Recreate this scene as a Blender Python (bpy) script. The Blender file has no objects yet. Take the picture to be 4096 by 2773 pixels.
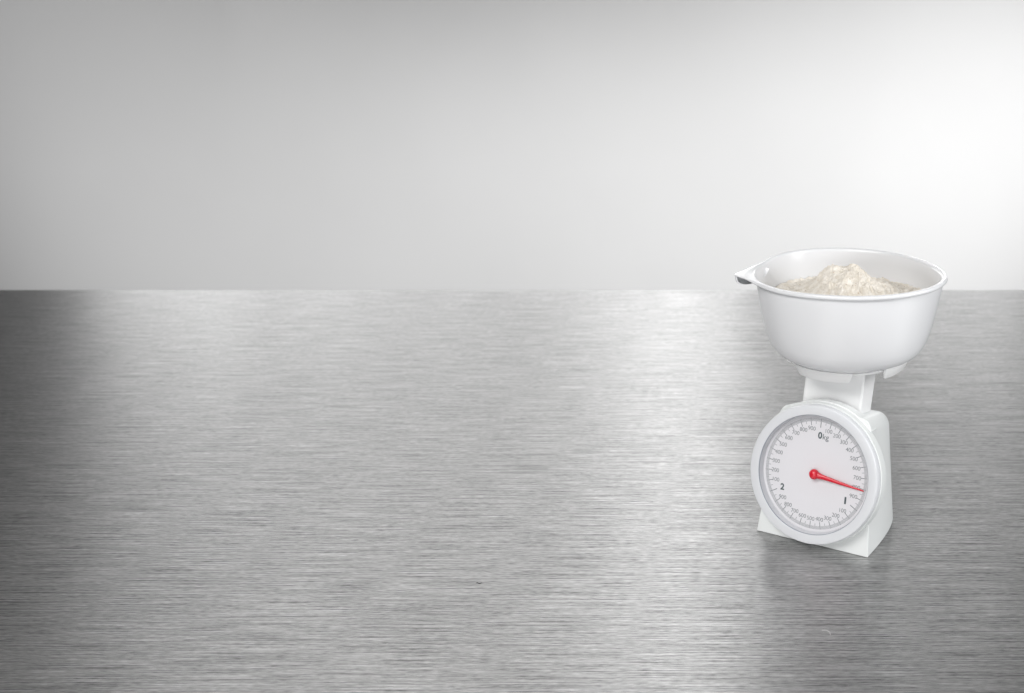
import bpy, bmesh, math, random
from mathutils import Vector, Matrix, noise

random.seed(7)
S = bpy.context.scene
C = S.collection
PI = math.pi

# ------------------------------------------------------------------ camera
cd = bpy.data.cameras.new('camera')
cam = bpy.data.objects.new('camera', cd)
C.objects.link(cam)
S.camera = cam
cam.location = (-0.0075, -0.952, 0.5334)
cam.rotation_euler = (PI / 2 - 0.32823, 0, 0)
cd.sensor_width = 36.0
cd.lens = 4240.34 / 4096 * 36
cd.shift_x = -(3213.54 - 2048) / 4096
cd.shift_y = (1394.6 - 1386.5) / 4096
cd.clip_start = 0.01
cd.clip_end = 50
cd.dof.use_dof = True
cd.dof.focus_distance = 1.02
cd.dof.aperture_fstop = 7.0

# ------------------------------------------------------------------ world and lamps
w = bpy.data.worlds.new('World')
S.world = w
w.use_nodes = True
bg = w.node_tree.nodes['Background']
bg.inputs[0].default_value = (0.93, 0.95, 1.0, 1)
bg.inputs[1].default_value = 0.03


def area(name, loc, aim, sx, sy, power, col=(1, 1, 1)):
    l = bpy.data.lights.new(name, 'AREA')
    l.shape = 'RECTANGLE'
    l.size = sx
    l.size_y = sy
    l.energy = power
    l.color = col
    o = bpy.data.objects.new(name, l)
    C.objects.link(o)
    o.location = loc
    d = Vector(aim) - Vector(loc)
    o.rotation_euler = d.to_track_quat('-Z', 'Y').to_euler()
    return o


def spot(name, loc, aim, half, power):
    l = bpy.data.lights.new(name, 'SPOT')
    l.energy = power
    l.spot_size = 2 * half
    l.spot_blend = 1.0
    l.shadow_soft_size = 0.06
    o = bpy.data.objects.new(name, l)
    C.objects.link(o)
    o.location = loc
    o.rotation_euler = (Vector(aim) - o.location).to_track_quat('-Z', 'Y').to_euler()
    return o


# unseen soft lamps on the near side: front and low are added fill
area('soft_fill_front', (-0.8, -1.3, 1.7), (0.0, 0.0, 0.1), 1.2, 0.9, 37.5, (1, 0.985, 0.97))
area('soft_fill_low', (-0.25, -1.9, 0.45), (0.0, 0.0, 0.15), 1.6, 0.8, 13)
area('softbox_right', (1.25, -0.35, 0.75), (0.05, 0.1, 0.15), 0.6, 0.9, 15)
# two spots washing the wall
spot('wall_spot', (4.176, 0.838, 2.027), (0.36, 2.025, -0.12), 0.2700, 2320)
spot('wall_spot', (-5.056, 0.402, 2.025), (-0.693, 2.935, -1.015), 0.2960, 430)  # added out of view to lift the wall's left side
# unseen lights added high behind the worktop: they draw the upright sheens in the steel
for x_, w_, p_ in ((-2.2, 0.4, 3.75), (-1.8, 0.4, 3.1), (-1.4, 0.4, 2.75), (-1.0, 0.4, 2.45), (-0.65, 0.3, 2.2), (-0.35, 0.3, 2.2), (0.05, 0.5, 1.4), (0.55, 0.5, 3.7)):
    area('sheen_light', (x_, 2.45, 0.75), (x_ * 0.6, 0.2, 0.60), w_, 0.36, p_)
area('tall_sheen_light', (-0.48, 2.45, 1.8), (-0.3, 0.2, 0.9), 0.36, 1.2, 8.0)
area('tall_sheen_light', (-1.55, 2.45, 1.9), (-0.9, 0.2, 0.9), 1.3, 1.2, 2.6)  # added to lift the front left of the steel

# ------------------------------------------------------------------ view
S.view_settings.view_transform = 'Standard'
S.view_settings.look = 'None'
S.view_settings.gamma = 1
S.view_settings.exposure = 0.0
S.view_settings.use_curve_mapping = False
S.render.engine = 'CYCLES'
S.cycles.use_denoising = True
S.cycles.max_bounces = 10


# ------------------------------------------------------------------ materials
def newmat(name):
    m = bpy.data.materials.new(name)
    m.use_nodes = True
    nt = m.node_tree
    return m, nt, nt.nodes['Principled BSDF']


def link(nt, a, b):
    nt.links.new(a, b)


def plastic(name, col, rough, coat=0.0, bump=0.04, scale=900.0, sss=0.0):
    m, nt, p = newmat(name)
    p.inputs['Base Color'].default_value = (*col, 1)
    p.inputs['Roughness'].default_value = rough
    p.inputs['Coat Weight'].default_value = coat
    p.inputs['Coat Roughness'].default_value = 0.12
    if sss:
        p.inputs['Subsurface Weight'].default_value = sss
        p.inputs['Subsurface Radius'].default_value = (0.004, 0.004, 0.004)
        p.inputs['Subsurface Scale'].default_value = 0.5
    tc = nt.nodes.new('ShaderNodeTexCoord')
    n = nt.nodes.new('ShaderNodeTexNoise')
    n.inputs['Scale'].default_value = scale
    n.inputs['Detail'].default_value = 3
    b = nt.nodes.new('ShaderNodeBump')
    b.inputs['Strength'].default_value = bump
    b.inputs['Distance'].default_value = 0.0006
    link(nt, tc.outputs['Object'], n.inputs['Vector'])
    link(nt, n.outputs['Fac'], b.inputs['Height'])
    link(nt, b.outputs['Normal'], p.inputs['Normal'])
    # faint handling marks in the gloss
    n2 = nt.nodes.new('ShaderNodeTexNoise')
    n2.inputs['Scale'].default_value = 22
    n2.inputs['Detail'].default_value = 5
    mr = nt.nodes.new('ShaderNodeMapRange')
    mr.inputs['To Min'].default_value = rough * 0.8
    mr.inputs['To Max'].default_value = rough * 1.25
    link(nt, tc.outputs['Object'], n2.inputs['Vector'])
    link(nt, n2.outputs['Fac'], mr.inputs['Value'])
    link(nt, mr.outputs['Result'], p.inputs['Roughness'])
    return m


M = {}
M['white'] = plastic('white_plastic', (0.715, 0.737, 0.735), 0.36)
M['white_lifted'] = plastic('white_plastic_lifted', (0.865, 0.87, 0.875), 0.34)  # same white plastic, coloured lighter to offset the bowl's shade on neck and cradle
M['bezel'] = plastic('bezel_plastic', (0.65, 0.663, 0.688), 0.34)
M['bowl'] = plastic('bowl_plastic', (0.735, 0.743, 0.76), 0.23, coat=0.0, bump=0.0, scale=300)
M['dial'] = plastic('dial_card', (0.69, 0.684, 0.703), 0.5, bump=0.02)
M['ink'] = plastic('dial_ink', (0.075, 0.098, 0.105), 0.5, bump=0.0)
M['red'] = plastic('red_plastic', (0.62, 0.012, 0.03), 0.28, coat=0.3, bump=0.01)
M['edge'] = plastic('pane_edge_tint', (0.30, 0.33, 0.38), 0.25)
M['lint'] = plastic('lint', (0.75, 0.75, 0.75), 0.8)
M['crumb'] = plastic('crumb', (0.03, 0.028, 0.025), 0.8)

# clear window: a thin pane, clear with a Fresnel sheen
m = bpy.data.materials.new('clear_plastic')
m.use_nodes = True
nt = m.node_tree
nt.nodes.clear()
out = nt.nodes.new('ShaderNodeOutputMaterial')
mx = nt.nodes.new('ShaderNodeMixShader')
tr = nt.nodes.new('ShaderNodeBsdfTransparent')
tr.inputs[0].default_value = (0.985, 0.985, 0.99, 1)
gl = nt.nodes.new('ShaderNodeBsdfGlossy')
gl.inputs['Roughness'].default_value = 0.06
fr = nt.nodes.new('ShaderNodeFresnel')
fr.inputs['IOR'].default_value = 1.3
link(nt, fr.outputs[0], mx.inputs[0])
link(nt, tr.outputs[0], mx.inputs[1])
link(nt, gl.outputs[0], mx.inputs[2])
link(nt, mx.outputs[0], out.inputs['Surface'])
M['lens'] = m

# flour: cream with pale lumps and brown bran flecks
m, nt, p = newmat('flour')
tc = nt.nodes.new('ShaderNodeTexCoord')
n = nt.nodes.new('ShaderNodeTexNoise')
n.inputs['Scale'].default_value = 160
n.inputs['Detail'].default_value = 6
r = nt.nodes.new('ShaderNodeValToRGB')
r.color_ramp.elements[0].position = 0.35
r.color_ramp.elements[0].color = (0.67, 0.62, 0.54, 1)
r.color_ramp.elements[1].position = 0.62
r.color_ramp.elements[1].color = (0.80, 0.762, 0.70, 1)
vo = nt.nodes.new('ShaderNodeTexVoronoi')
vo.inputs['Scale'].default_value = 330
r2 = nt.nodes.new('ShaderNodeValToRGB')
r2.color_ramp.elements[0].position = 0.10
r2.color_ramp.elements[0].color = (1, 1, 1, 1)
r2.color_ramp.elements[1].position = 0.19
r2.color_ramp.elements[1].color = (0, 0, 0, 1)
sel = nt.nodes.new('ShaderNodeMath')
sel.operation = 'GREATER_THAN'
sel.inputs[1].default_value = 0.72
sep = nt.nodes.new('ShaderNodeSeparateColor')
mu = nt.nodes.new('ShaderNodeMath')
mu.operation = 'MULTIPLY'
fleck = nt.nodes.new('ShaderNodeValToRGB')
fleck.color_ramp.elements[0].color = (0.30, 0.24, 0.17, 1)
fleck.color_ramp.elements[1].color = (0.40, 0.16, 0.06, 1)
mix = nt.nodes.new('ShaderNodeMix')
mix.data_type = 'RGBA'
for nd in (n, vo):
    link(nt, tc.outputs['Object'], nd.inputs['Vector'])
link(nt, n.outputs['Fac'], r.inputs['Fac'])
link(nt, vo.outputs['Distance'], r2.inputs['Fac'])
link(nt, vo.outputs['Color'], sep.inputs['Color'])
link(nt, sep.outputs['Red'], sel.inputs[0])
link(nt, sep.outputs['Green'], fleck.inputs['Fac'])
link(nt, r2.outputs['Color'], mu.inputs[0])
link(nt, sel.outputs[0], mu.inputs[1])
link(nt, mu.outputs[0], mix.inputs['Factor'])
link(nt, r.outputs['Color'], mix.inputs['A'])
link(nt, fleck.outputs['Color'], mix.inputs['B'])
link(nt, mix.outputs['Result'], p.inputs['Base Color'])
p.inputs['Roughness'].default_value = 0.95
p.inputs['Specular IOR Level'].default_value = 0.1
b = nt.nodes.new('ShaderNodeBump')
b.inputs['Strength'].default_value = 0.5
b.inputs['Distance'].default_value = 0.001
n3 = nt.nodes.new('ShaderNodeTexNoise')
n3.inputs['Scale'].default_value = 700
n3.inputs['Detail'].default_value = 4
link(nt, tc.outputs['Object'], n3.inputs['Vector'])
link(nt, n3.outputs['Fac'], b.inputs['Height'])
link(nt, b.outputs['Normal'], p.inputs['Normal'])
M['flour'] = m

# brushed steel: grooves along X
m, nt, p = newmat('brushed_steel')
p.inputs['Metallic'].default_value = 1.0
p.inputs['Anisotropic'].default_value = 0.75
p.inputs['Roughness'].default_value = 0.45
tg = nt.nodes.new('ShaderNodeTangent')
tg.direction_type = 'UV_MAP'
tg.uv_map = 'UVMap'
link(nt, tg.outputs[0], p.inputs['Tangent'])
tc = nt.nodes.new('ShaderNodeTexCoord')


def streak(sx, sy, detail, off):
    mp = nt.nodes.new('ShaderNodeMapping')
    mp.inputs['Scale'].default_value = (sx, sy, 1)
    mp.inputs['Location'].default_value = (off, off * 1.7, 0)
    nn = nt.nodes.new('ShaderNodeTexNoise')
    nn.inputs['Scale'].default_value = 1
    nn.inputs['Detail'].default_value = detail
    nn.inputs['Roughness'].default_value = 0.65
    link(nt, tc.outputs['Object'], mp.inputs['Vector'])
    link(nt, mp.outputs['Vector'], nn.inputs['Vector'])
    return nn.outputs['Fac']


def madd(a, ka, bsock=None):
    q = nt.nodes.new('ShaderNodeMath')
    q.operation = 'MULTIPLY_ADD'
    link(nt, a, q.inputs[0])
    q.inputs[1].default_value = ka
    if bsock is None:
        q.inputs[2].default_value = 0
    else:
        link(nt, bsock, q.inputs[2])
    return q.outputs[0]


s1 = streak(8, 850, 1.0, 1.3)
s2 = streak(20, 1400, 1.0, 7.1)
s3 = streak(4, 60, 3, 3.3)
s4 = streak(110, 1300, 1.0, 4.7)
tot = madd(s4, 0.36, madd(s3, 0.03, madd(s2, 0.44, madd(s1, 0.37))))
cr = nt.nodes.new('ShaderNodeMapRange')
cr.inputs['From Min'].default_value = 0.38
cr.inputs['From Max'].default_value = 0.83
cr.inputs['To Min'].default_value = 0.03
cr.inputs['To Max'].default_value = 0.87
link(nt, tot, cr.inputs['Value'])
link(nt, cr.outputs['Result'], p.inputs['Base Color'])
bm_ = nt.nodes.new('ShaderNodeBump')
bm_.inputs['Strength'].default_value = 0.05
bm_.inputs['Distance'].default_value = 0.0005
link(nt, tot, bm_.inputs['Height'])
link(nt, bm_.outputs['Normal'], p.inputs['Normal'])
M['steel'] = m

# wall: pale satin paint
m, nt, p = newmat('pale_wall')
tc = nt.nodes.new('ShaderNodeTexCoord')
n = nt.nodes.new('ShaderNodeTexNoise')
n.inputs['Scale'].default_value = 2.2
n.inputs['Detail'].default_value = 4
mr = nt.nodes.new('ShaderNodeMapRange')
mr.inputs['To Min'].default_value = 0.74
mr.inputs['To Max'].default_value = 0.80
link(nt, tc.outputs['Object'], n.inputs['Vector'])
link(nt, n.outputs['Fac'], mr.inputs['Value'])
link(nt, mr.outputs['Result'], p.inputs['Base Color'])
p.inputs['Roughness'].default_value = 0.8
p.inputs['Specular IOR Level'].default_value = 0.1
M['wall'] = m


# ------------------------------------------------------------------ helpers
def obj(name, bm, mat, parent=None, smooth=35, bevel=0, seg=2):
    me = bpy.data.meshes.new(name)
    bmesh.ops.recalc_face_normals(bm, faces=bm.faces[:])
    bm.to_mesh(me)
    bm.free()
    me.materials.append(M[mat])
    if smooth:
        for f in me.polygons:
            f.use_smooth = True
        me.set_sharp_from_angle(angle=math.radians(smooth))
    o = bpy.data.objects.new(name, me)
    C.objects.link(o)
    if parent:
        o.parent = parent
    if bevel:
        md = o.modifiers.new('bevel', 'BEVEL')
        md.width = bevel
        md.segments = seg
        md.limit_method = 'ANGLE'
        md.angle_limit = math.radians(35)
        md.harden_normals = False
    return o


def empty(name, loc=(0, 0, 0), rz=0):
    o = bpy.data.objects.new(name, None)
    o.empty_display_size = 0.02
    C.objects.link(o)
    o.location = loc
    o.rotation_euler = (0, 0, rz)
    return o


def tag(o, label=None, cat=None, group=None, kind=None):
    for k, v in (('label', label), ('category', cat), ('group', group), ('kind', kind)):
        if v:
            o[k] = v
    return o


def loft(rings, closed=True, cap0=False, cap1=False, wrap=False):
    """rings: list of equally long point lists joined in order."""
    bm = bmesh.new()
    vs = [[bm.verts.new(p) for p in r_] for r_ in rings]
    n_ = len(rings[0])
    pairs = list(zip(vs, vs[1:]))
    if wrap:
        pairs.append((vs[-1], vs[0]))
    for a, b_ in pairs:
        for i in range(n_ if closed else n_ - 1):
            j = (i + 1) % n_
            bm.faces.new((a[i], a[j], b_[j], b_[i]))
    if cap0:
        bm.faces.new(vs[0])
    if cap1:
        bm.faces.new(list(reversed(vs[-1])))
    return bm


def interp(x, pts):
    """smooth (cubic Hermite) interpolation through sorted (x, y) points"""
    if x <= pts[0][0]:
        return pts[0][1]
    if x >= pts[-1][0]:
        return pts[-1][1]
    sl = []
    for i in range(len(pts)):
        a = pts[max(i - 1, 0)]
        b_ = pts[min(i + 1, len(pts) - 1)]
        sl.append((b_[1] - a[1]) / (b_[0] - a[0]))
    for i in range(len(pts) - 1):
        x0, y0 = pts[i]
        x1, y1 = pts[i + 1]
        if x0 <= x <= x1:
            h = x1 - x0
            t = (x - x0) / h
            return ((2 * t**3 - 3 * t**2 + 1) * y0 + (t**3 - 2 * t**2 + t) * h * sl[i]
                    + (-2 * t**3 + 3 * t**2) * y1 + (t**3 - t**2) * h * sl[i + 1])


# ------------------------------------------------------------------ setting
WALL_Y = 0.952
WALL_FAR = 2.6
bm = bmesh.new()
x0, x1, y0, y1, zt, zb = -3.2, 2.2, -1.3, WALL_Y, 0.0, -0.04
for p in ((x0, y0, zb), (x1, y0, zb), (x1, y1, zb), (x0, y1, zb), (x0, y0, zt), (x1, y0, zt), (x1, y1, zt), (x0, y1, zt)):
    bm.verts.new(p)
bm.verts.ensure_lookup_table()
for f in ((0, 1, 2, 3), (4, 5, 6, 7), (0, 1, 5, 4), (1, 2, 6, 5), (2, 3, 7, 6), (3, 0, 4, 7)):
    bm.faces.new([bm.verts[i] for i in f])
uv = bm.loops.layers.uv.new('UVMap')
for f in bm.faces:
    for l in f.loops:
        l[uv].uv = (l.vert.co.y, -l.vert.co.x)      # U runs across the grooves
tag(obj('countertop', bm, 'steel', smooth=0), 'brushed stainless steel worktop with fine horizontal grain', kind='structure')

bm = bmesh.new()
for p in ((-7.0, WALL_FAR, -1.0), (4.5, WALL_FAR, -1.0), (4.5, WALL_FAR, 3.0), (-7.0, WALL_FAR, 3.0),
          (-7.0, WALL_FAR + 0.1, -1.0), (4.5, WALL_FAR + 0.1, -1.0), (4.5, WALL_FAR + 0.1, 3.0), (-7.0, WALL_FAR + 0.1, 3.0)):
    bm.verts.new(p)
bm.verts.ensure_lookup_table()
for f in ((0, 1, 2, 3), (4, 5, 6, 7), (0, 1, 5, 4), (1, 2, 6, 5), (2, 3, 7, 6), (3, 0, 4, 7)):
    bm.faces.new([bm.verts[i] for i in f])
tag(obj('wall', bm, 'wall', smooth=0), 'plain pale wall behind the worktop', kind='structure')

# ------------------------------------------------------------------ kitchen scale
PSI, TAU = 0.46281, 0.24111
scale = empty('kitchen_scale', (0, 0, 0), -PSI)
tag(scale, 'white plastic kitchen scale with round dial and red pointer, carrying the bowl', 'kitchen scale')
cT, sT = math.cos(TAU), math.sin(TAU)


def T(x, h, o):
    """dial coordinates -> local: x across, h up the sloping front, o depth behind the front"""
    return (x, h * sT + o * cT, h * cT - o * sT)


ZC = 0.07433          # dial centre along the sloping front
P = 0.01642           # how far the bezel stands proud

# housing: lofted from the sloping front to an upright back
YK = 0.088
rings = []
for t in (0.0, 0.1, 0.22, 0.34, 0.46, 0.57, 0.67, 0.76, 0.84, 0.91, 0.96, 0.99, 1.0):
    wb = 0.0625 * interp(t, [(0, 1.0), (0.4, 0.997), (0.68, 0.965), (0.85, 0.925), (0.96, 0.885), (1.0, 0.86)])
    wt = 0.0512 * interp(t, [(0, 1.0), (0.5, 0.99), (0.75, 0.97), (0.9, 0.945), (0.96, 0.93), (1.0, 0.905)])
    hc, R_ = 0.1228 - 0.0012 * max(0, (t - 0.96) / 0.04), 0.0145
    xf = wt - 0.0125

    def put(x, h):
        y = (1 - t) * h * sT + t * YK
        return (x, y, h * cT - (y - h * sT) / cT * sT)
    top = put(wt, hc)
    y0 = t * YK
    half = []
    for k in range(7):
        f = k / 6
        half.append((wb + (wt - wb) * f, y0 + (top[1] - y0) * f, 0.0004 + (top[2] - 0.0004) * f))
    for k in range(1, 9):
        a = k / 8 * PI / 2
        half.append(put(xf + (wt - xf) * math.cos(a), hc + R_ * math.sin(a)))
    half.append(put(xf * 0.5, hc + R_))
    rings.append(half + [(-x, y, z) for x, y, z in reversed(half)])
obj('housing', loft(rings, True, True, True), 'white', scale, smooth=30, bevel=0.0009, seg=3)


def turned(profile, n_=128, wrapped=True):
    """profile of (radius, depth o) turned about the dial axis"""
    rr = []
    for i in range(n_):
        a = 2 * PI * i / n_
        rr.append([T(r_ * math.sin(a), ZC + r_ * math.cos(a), o) for r_, o in profile])
    return loft(rr, wrapped, wrap=True)


# collar behind the bezel
obj('dial_collar', turned([(0.0690, -0.0090), (0.0708, -0.0090), (0.0714, -0.0084), (0.0721, -0.0020), (0.0721, 0.0010), (0.0717, 0.0016), (0.0690, 0.0016)]), 'white', scale, smooth=28)
# hood: the housing arches over the top of the collar
rr = []
for i in range(49):
    a = math.radians(-43 + 88 * i / 48)
    rr.append([T(r_ * math.sin(a), ZC + r_ * math.cos(a), o) for r_, o in ((0.060, -0.0015), (0.0722, -0.0015), (0.0731, -0.0008), (0.0735, 0.0118), (0.0728, 0.0130), (0.060, 0.0130))])
obj('hood', loft(rr, True, True, True), 'white', scale, smooth=30, bevel=0.0006)
# bezel ring
bz = [(0.0600, -P + 0.0016), (0.0601, -P + 0.0006), (0.0606, -P + 0.0001), (0.0615, -P), (0.0683, -P + 0.0001),
      (0.0691, -P + 0.0004), (0.0696, -P + 0.0012), (0.0704, -0.0100), (0.0702, -0.0093), (0.0700, -0.0091), (0.0600, -0.0091)]
obj('bezel', turned(bz, 160), 'bezel', scale, smooth=28)
# well wall between the window and the dial, finely ribbed
rr = []
N = 720
for i in range(N):
    a = 2 * PI * i / N
    e = 0.00012 * (i % 2)
    rr.append([T((r_ - e) * math.sin(a), ZC + (r_ - e) * math.cos(a), o) for r_, o in ((0.05985, -P + 0.0021), (0.0589, -0.0077))])
obj('dial_well', loft(rr, False, wrap=True), 'bezel', scale, smooth=0)
# window pane
bm = bmesh.new()
N = 96
vs = [bm.verts.new(T(0.0602 * math.sin(2 * PI * i / N), ZC + 0.0602 * math.cos(2 * PI * i / N), -P + 0.0017)) for i in range(N)]
bm.faces.new(vs)
pane = obj('window_pane', bm, 'lens', scale, smooth=0)
if pane.data.polygons[0].normal.y > 0:      # the pane faces outwards
    pane.data.flip_normals()
obj('pane_edge', turned([(0.0596, -P + 0.0012), (0.0600, -P + 0.0007), (0.0603, -P + 0.0010), (0.0603, -P + 0.0016), (0.0597, -P + 0.0016)], 160), 'edge', pane, smooth=40)

# dial card
DO = -P + 0.00893
bm = bmesh.new()
vs = [bm.verts.new(T(0.0590 * math.sin(2 * PI * i / N), ZC + 0.0590 * math.cos(2 * PI * i / N), DO)) for i in range(N)]
vb = [bm.verts.new(T(0.0590 * math.sin(2 * PI * i / N), ZC + 0.0590 * math.cos(2 * PI * i / N), DO + 0.0008)) for i in range(N)]
bm.faces.new(vs)
bm.faces.new(list(reversed(vb)))
for i in range(N):
    j = (i + 1) % N
    bm.faces.new((vs[i], vs[j], vb[j], vb[i]))
dial = obj('dial_card', bm, 'dial', scale, smooth=0)

# printed graduation: 30 divisions of 100 g, each split in ten
bm = bmesh.new()
for i in range(300):
    a = 2 * PI * i / 300
    if i % 100 == 0:
        ln, wd = 0.0092, 0.00062
    elif i % 10 == 0:
        ln, wd = 0.0074, 0.00056
    elif i % 5 == 0:
        ln, wd = 0.0058, 0.00036
    else:
        ln, wd = 0.0034, 0.00038
    ro = 0.0561
    q = []
    for r_, s in ((ro, -1), (ro, 1), (ro - ln, 1), (ro - ln, -1)):
        x = r_ * math.sin(a) + s * wd / 2 * math.cos(a)
        h = r_ * math.cos(a) - s * wd / 2 * math.sin(a)
        q.append(bm.verts.new(T(x, ZC + h, DO - 0.00006)))
    bm.faces.new(q)
gm = obj('graduation_marks', bm, 'ink', dial, smooth=0)
gm['kind'] = 'stuff'

text_cache = {}


def text_mesh(s, height, bold):
    key = (s, height, bold)
    if key in text_cache:
        return text_cache[key]
    cu = bpy.data.curves.new('numeral', 'FONT')
    cu.body = s
    cu.size = height / 0.70
    cu.align_x = 'CENTER'
    cu.offset = bold
    cu.space_character = 0.97
    cu.resolution_u = 4
    to = bpy.data.objects.new('numeral', cu)
    C.objects.link(to)
    bpy.context.view_layer.update()
    dg = bpy.context.evaluated_depsgraph_get()
    me = bpy.data.meshes.new_from_object(to.evaluated_get(dg))
    bpy.data.objects.remove(to)
    me.name = 'numeral'
    xs = [v.co.x for v in me.vertices]
    ys = [v.co.y for v in me.vertices]
    cx, cy = (min(xs) + max(xs)) / 2, (min(ys) + max(ys)) / 2
    for v in me.vertices:
        x, y = v.co.x - cx, v.co.y - cy
        v.co = T(x, y, 0)
    me.materials.clear()
    me.materials.append(M['ink'])
    text_cache[key] = me
    return me


def numeral(s, x, h, height, bold=0.0, name='numeral'):
    o = bpy.data.objects.new(name, text_mesh(s, height, bold))
    C.objects.link(o)
    o.parent = dial
    o.location = T(x, ZC + h, DO - 0.00008)
    return o


for i in range(30):
    a = 2 * PI * i / 30
    if i % 10 == 0:
        rad = 0.0392
        numeral(str(i // 10), rad * math.sin(a) * 1.03 + (0.0004 if i == 0 else 0), rad * math.cos(a) * (1.0 if i == 0 else 1.03), 0.0063, 0.00055 if i == 10 else 0.00030, 'kilogram_numeral')
    else:
        rad = 0.0458
        numeral(str(i % 10 * 100), rad * math.sin(a) * 0.985, rad * math.cos(a), 0.0041, -0.00005)
numeral('kg', 0.0068, 0.0392 - 0.0016, 0.0056, 0.0, 'unit_mark')

# pointer at about 805 g
pa = 2 * PI * 8.09 / 30
ux, uh = math.sin(pa), math.cos(pa)
rings = []
for d, wd, th_, o in ((-0.001, 0.0035, 0.003, DO - 0.0035), (0.003, 0.0036, 0.003, DO - 0.0035), (0.006, 0.0030, 0.0022, DO - 0.0034), (0.009, 0.0025, 0.0018, DO - 0.0032),
                      (0.014, 0.0022, 0.0015, DO - 0.003), (0.028, 0.00165, 0.0012, DO - 0.0025), (0.042, 0.00110, 0.0008, DO - 0.0019),
                      (0.051, 0.0008, 0.0005, DO - 0.0014), (0.0535, 0.00074, 0.0005, DO - 0.0013), (0.0540, 0.0004, 0.0003, DO - 0.0013)):
    ring = []
    for k in range(16):
        b_ = 2 * PI * k / 16
        sx, so = wd * math.cos(b_), th_ * math.sin(b_)
        ring.append(T(d * ux + sx * uh, ZC + d * uh - sx * ux, o - so))
    rings.append(ring)
pointer = obj('pointer', loft(rings, True, True, True), 'red', scale, smooth=60)
bm = bmesh.new()
bmesh.ops.create_uvsphere(bm, u_segments=40, v_segments=24, radius=0.0053)
for v in bm.verts:
    x, y, z = v.co
    v.co = T(x, ZC + y, DO - 0.0036 + z * 0.85)
obj('pointer_hub', bm, 'red', pointer, smooth=80)

# neck: slightly tapered rectangular column
YB, BX = 0.07855, 0.00194
rings = []
for z, hw, yf, yk in ((0.100, 0.0330, 0.0500, 0.0800), (0.128, 0.0326, 0.0500, 0.0805), (0.150, 0.0324, 0.0500, 0.0812), (0.1766, 0.0324, 0.0498, 0.0820)):
    cx_ = -0.0030 + 0.0045 * (z - 0.125) / 0.04
    rings.append([(cx_ - hw, yf, z), (cx_ + hw, yf, z), (cx_ + hw, yk, z), (cx_ - hw, yk, z)])
obj('neck', loft(rings, True, True, True), 'white_lifted', scale, smooth=30, bevel=0.0022, seg=4)


# platform that cradles the bowl
def lathe(profile, n_, cx_, cy_, a0=0, a1=2 * PI):
    full = abs(a1 - a0 - 2 * PI) < 1e-6
    rr = []
    for i in range(n_ if full else n_ + 1):
        a = a0 + (a1 - a0) * i / n_
        rr.append([(cx_ + r_ * math.sin(a), cy_ - r_ * math.cos(a), z) for r_, z in profile])
    return rr, full


rr, full = lathe([(0.004, 0.1752), (0.050, 0.1756), (0.0565, 0.1768), (0.0590, 0.1790), (0.0596, 0.1802), (0.0586, 0.1800), (0.0570, 0.1792), (0.050, 0.1788), (0.004, 0.1786)], 96, BX, YB)
platform = obj('platform', loft(rr, True, wrap=True), 'white_lifted', scale, smooth=30)


def tab(a_mid, half_w, zlow, zhigh, rlow, rhigh, thick, name):
    rr = []
    n_ = 28
    for i in range(n_ + 1):
        t = -1 + 2 * i / n_
        a = math.radians(a_mid + half_w * t)
        # lower corners rounded off
        k = max(0.0, (abs(t) - 0.86) / 0.14)
        zl = zlow + (zhigh - zlow) * 0.6 * (1 - math.sqrt(max(0, 1 - k * k)))
        f = (zl - zlow) / (zhigh - zlow)
        rl = rlow + (rhigh - rlow) * f
        prof = [(rl, zl), (rl + thick * .55, zl + 0.0003), (rl + thick, zl + 0.0012), (rhigh + thick, zhigh - 0.0006), (rhigh + thick * .6, zhigh), (rhigh, zhigh - 0.0003)]
        rr.append([(BX + r_ * math.sin(a), YB - r_ * math.cos(a), z) for r_, z in prof])
    bm = loft(rr, True, True, True)
    return obj(name, bm, 'white_lifted', platform, smooth=40)


for am in (0, 90, 180, 270):
    tab(am, 29, 0.1698, 0.1826, 0.0572, 0.0618, 0.0028, 'cradle_tab')
for am in (45, 135, 225, 315):
    tab(am, 15.0, 0.1768, 0.1806, 0.0572, 0.0590, 0.0022, 'cradle_ledge')

# ------------------------------------------------------------------ mixing bowl (axis in world space)
AX = BX * math.cos(PSI) + YB * math.sin(PSI)
AY = -BX * math.sin(PSI) + YB * math.cos(PSI)
Z0 = 0.1795
bowl = empty('mixing_bowl', (AX, AY, Z0))
tag(bowl, 'white plastic mixing bowl with hooked thumb grip, sitting on the scale', 'bowl')
bowl.rotation_euler = (0.015 * math.cos(math.radians(40)), 0.015 * math.sin(math.radians(40)), 0)
ZR = 0.2680 - Z0
outer = [(0.0, 0.0), (0.050, 0.0002), (0.0575, 0.0012), (0.0640, 0.0036), (0.0696, 0.0064), (0.0740, 0.0094), (0.0782, 0.0152),
         (0.0816, 0.0232), (0.0850, 0.0355), (0.0879, 0.0494), (0.0902, 0.0634), (0.0918, 0.0746), (0.0928, ZR - 0.0048)]
NB = 180
rim_pts = [(-28, 0.0983), (-15, 0.0983), (5, 0.0940), (30, 0.0902), (60, 0.0908), (80, 0.0920), (100, 0.0943), (123, 0.0970), (140, 0.0962), (160, 0.0955), (200, 0.0955), (225, 0.0945),
           (240, 0.0937), (257, 0.0926), (273, 0.0926), (289, 0.0936), (308, 0.0958), (320, 0.0976), (332, 0.0983), (345, 0.0983), (365, 0.0940)]
grip_pts = [(146, 0.0), (152, 0.0002), (158, 0.0014), (166, 0.0047), (174, 0.0090), (179, 0.0135), (182, 0.0172), (184, 0.0184), (186, 0.0166), (190, 0.0112), (195, 0.0066), (201, 0.0030), (208, 0.0008), (215, 0.0001), (222, 0.0)]


def rim_base(phi):
    return interp(math.degrees(phi) % 360, rim_pts)


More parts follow.
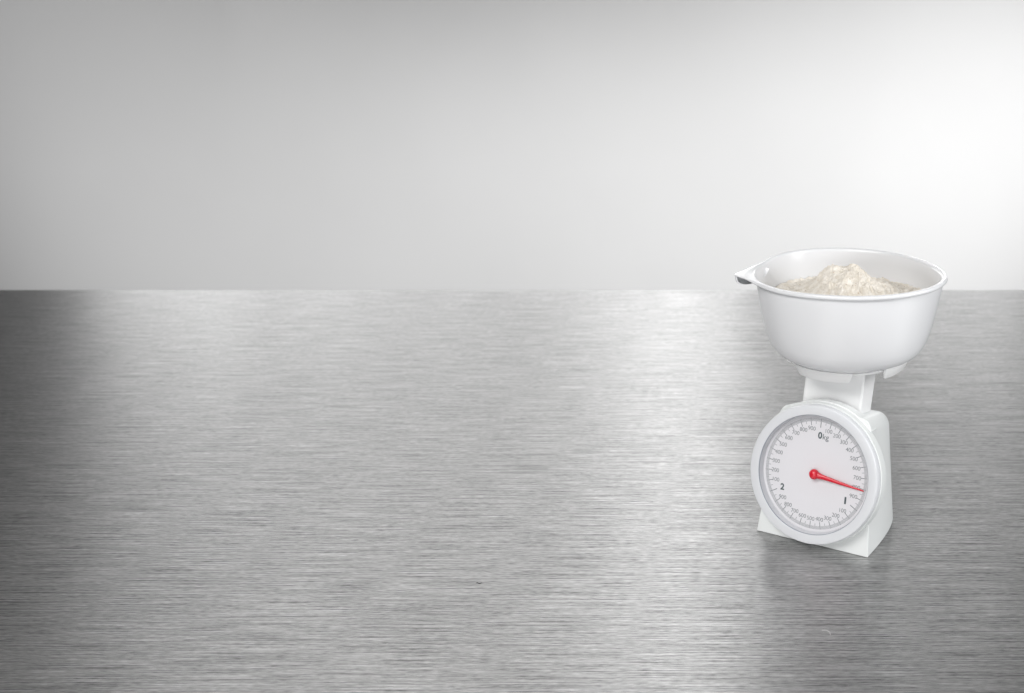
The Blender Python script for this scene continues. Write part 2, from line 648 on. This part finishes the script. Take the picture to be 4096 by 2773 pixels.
def rim_out(phi):
    dg_ = math.degrees(phi) % 360
    return rim_base(phi) + (interp(dg_, grip_pts) if 146 < dg_ < 222 else 0.0)


def rim_dip(phi):                      # the flange runs a little lower round the thumb grip
    d_ = (math.degrees(phi) % 360) - 180
    t = (-d_ - 20) / 18 if d_ < 0 else (d_ - 20) / 60
    t = min(1, max(0, t))
    return 0.0030 * (1 - t * t * (3 - 2 * t))


def rim_in(phi):
    d_ = ((math.degrees(phi) % 360) - 182) / 24
    return rim_base(phi) - 0.0062 + 0.0042 * math.exp(-d_ * d_)


rings = []
for i in range(NB):
    phi = 2 * PI * i / NB
    c_, s_ = math.cos(phi), math.sin(phi)
    ri, ro = rim_in(phi), rim_out(phi)
    zr = ZR - rim_dip(phi)
    kk = (rim_base(phi) - 0.0034) / 0.0928 - 1

    def fit(r_, z):
        f = min(1.0, max(0.0, z / ZR))
        return (r_ * (1 + kk * f ** 3), z - rim_dip(phi) * f ** 6)
    pr = [fit(r_, z) for r_, z in outer]
    wall_top = pr[-1][0]
    # rim: underside, rolled edge, flange, inner lip (the flange thins out over the grip)
    th = 1 - 0.62 * min(1.0, (ro - rim_base(phi)) / 0.008)
    pr += [(max(wall_top + 0.0006, ro - 0.0022), zr - 0.0044 * th), (ro - 0.0010, zr - 0.0042 * th), (ro - 0.0003, zr - 0.0034 * th), (ro, zr - 0.0022 * th), (ro - 0.0003, zr - 0.0010 * th), (ro - 0.0009, zr - 0.0003 * th), (ro - 0.0018, zr),
           ((ri + ro) / 2 + 0.0004, zr + 0.0001), (ri + 0.0016, zr - 0.0002), (ri + 0.0004, zr - 0.0010), (ri - 0.0003, zr - 0.0030)]
    for r_, z in reversed(outer[:-1]):
        if z > 0.005:
            a_, b_ = fit(r_, z)
            pr.append((a_ - 0.0024, b_))
    pr += [(0.0570, 0.0040), (0.0440, 0.0027), (0.0, 0.0026)]
    rings.append([(r_ * c_, r_ * s_, z) for r_, z in pr])
bm = loft(rings, False, wrap=True)
bmesh.ops.remove_doubles(bm, verts=bm.verts[:], dist=1e-6)
obj('bowl_shell', bm, 'bowl', bowl, smooth=44)

# curled lip hanging from the grip's far edge: drops and curls back towards the bowl
rings = []
n_ = 30
for i in range(n_ + 1):
    t = i / n_
    phi = math.radians(158 + 27 * t)
    drop = 0.0040 + 0.0090 * math.sin(PI * min(1.0, t ** 0.8 * 0.86)) ** 0.7
    ro = rim_out(phi) - 0.0008
    zr = ZR - rim_dip(phi) - 0.0012
    prof = []
    for k in range(11):
        b_ = k / 10
        prof.append((ro - 0.0004 - 0.0080 * b_ ** 2.6, zr - drop * math.sin(b_ * PI / 2 * 0.98)))
    inner = [(r_ - 0.0013, z + 0.0005 * k / 10) for k, (r_, z) in zip(range(10, -1, -1), reversed(prof))]
    rings.append([(r_ * math.cos(phi), r_ * math.sin(phi), z) for r_, z in prof + inner])
obj('grip_hook', loft(rings, True, True, True), 'bowl', bowl, smooth=50)

# ------------------------------------------------------------------ flour heaped in the bowl
prof_in = [(0.0, 0.0026)] + [(r_ - 0.0024, z) for r_, z in outer if z > 0.005]


def heap(x, y):
    d = math.hypot(x, y)
    px, py = x + 0.004, y - 0.002
    e = math.hypot(px, py * 0.9)
    h = 0.0571 + 0.0320 * math.exp(-(e / 0.040) ** 2.0) + 0.004 * math.exp(-((px - 0.030) ** 2 + py ** 2) / 0.0009)
    h += 0.004 * math.exp(-((px + 0.013) ** 2 + (py) ** 2) / 0.00012)
    p3 = Vector((x, y, 0))
    mound = math.exp(-(e / 0.055) ** 2)
    h += 0.0040 * noise.fractal(p3 * 55, 1.0, 2.0, 3) * (0.35 + mound)
    # crumbly lumps
    for sc, am in ((150, 0.0032), (340, 0.0022)):
        dv = noise.voronoi(p3 * sc + Vector((noise.noise(p3 * 200) * .5, noise.noise(p3 * 220 + Vector((5, 3, 1))) * .5, 0)))[0]
        lump = max(0, 1 - dv[0] * 1.7)
        msk = min(1, max(0, 0.5 + 1.6 * noise.noise(p3 * 38 + Vector((9, 1, 4)))))
        h += am * lump ** 0.6 * msk
    h += 0.0011 * noise.noise(p3 * 620)
    return h


bm = bmesh.new()
NR, NA = 130, 360
prev = None
ctr = bm.verts.new((0, 0, heap(0, 0)))
for k in range(1, NR + 1):
    t = k / NR
    cur = []
    for i in range(NA):
        a = 2 * PI * i / NA
        r_ = 0.0862 * t
        x, y = r_ * math.cos(a), r_ * math.sin(a)
        cur.append(bm.verts.new((x, y, heap(x, y))))
    for i in range(NA):
        j = (i + 1) % NA
        if prev is None:
            bm.faces.new((ctr, cur[i], cur[j]))
        else:
            bm.faces.new((prev[i], cur[i], cur[j], prev[j]))
    prev = cur
# body of the flour below, following the bowl
low = []
for k, (r_, z) in enumerate(((0.0850, 0.0521), (0.0780, 0.0300), (0.069, 0.0120), (0.050, 0.0040))):
    cur = [bm.verts.new((r_ * math.cos(2 * PI * i / NA), r_ * math.sin(2 * PI * i / NA), z)) for i in range(NA)]
    for i in range(NA):
        j = (i + 1) % NA
        bm.faces.new((prev[i], cur[i], cur[j], prev[j]))
    prev = cur
bm.faces.new(list(reversed(prev)))
fl = obj('flour', bm, 'flour', smooth=180)
fl.location = (AX, AY, Z0)
fl.rotation_euler = bowl.rotation_euler
tag(fl, 'heap of cream wholemeal flour with bran flecks inside the white bowl', 'flour')


# ------------------------------------------------------------------ lint and a crumb on the worktop
def fibre(name, pts, rad, mat, label, cat, group=None):
    rings = []
    for i, p in enumerate(pts):
        p = Vector(p)
        d = Vector(pts[min(i + 1, len(pts) - 1)]) - Vector(pts[max(i - 1, 0)])
        d.normalize()
        u = d.cross(Vector((0, 0, 1))).normalized()
        v_ = u.cross(d)
        rings.append([p + (u * math.cos(2 * PI * k / 6) + v_ * math.sin(2 * PI * k / 6)) * rad for k in range(6)])
    o = obj(name, loft(rings, True, True, True), mat, smooth=60)
    tag(o, label, cat, group)
    return o


pts = []
for k in range(13):
    t = k / 12
    pts.append((0.0085 + 0.0075 * math.sin(t * 1.7), -0.1525 - 0.0065 * (1 - math.cos(t * 1.7)), 0.0004 + 0.0008 * math.sin(PI * t)))
fibre('lint_fibre', pts, 0.00022, 'lint', 'tiny curled white lint fibre on the steel in front of the scale', 'lint')
pts = [(-0.3170 + 0.0050 * k / 8, -0.0745 + 0.0008 * math.sin(k * 0.9), 0.0003) for k in range(9)]
fibre('dark_crumb', pts, 0.0002, 'crumb', 'tiny dark thread lying on the steel left of the scale', 'crumb')
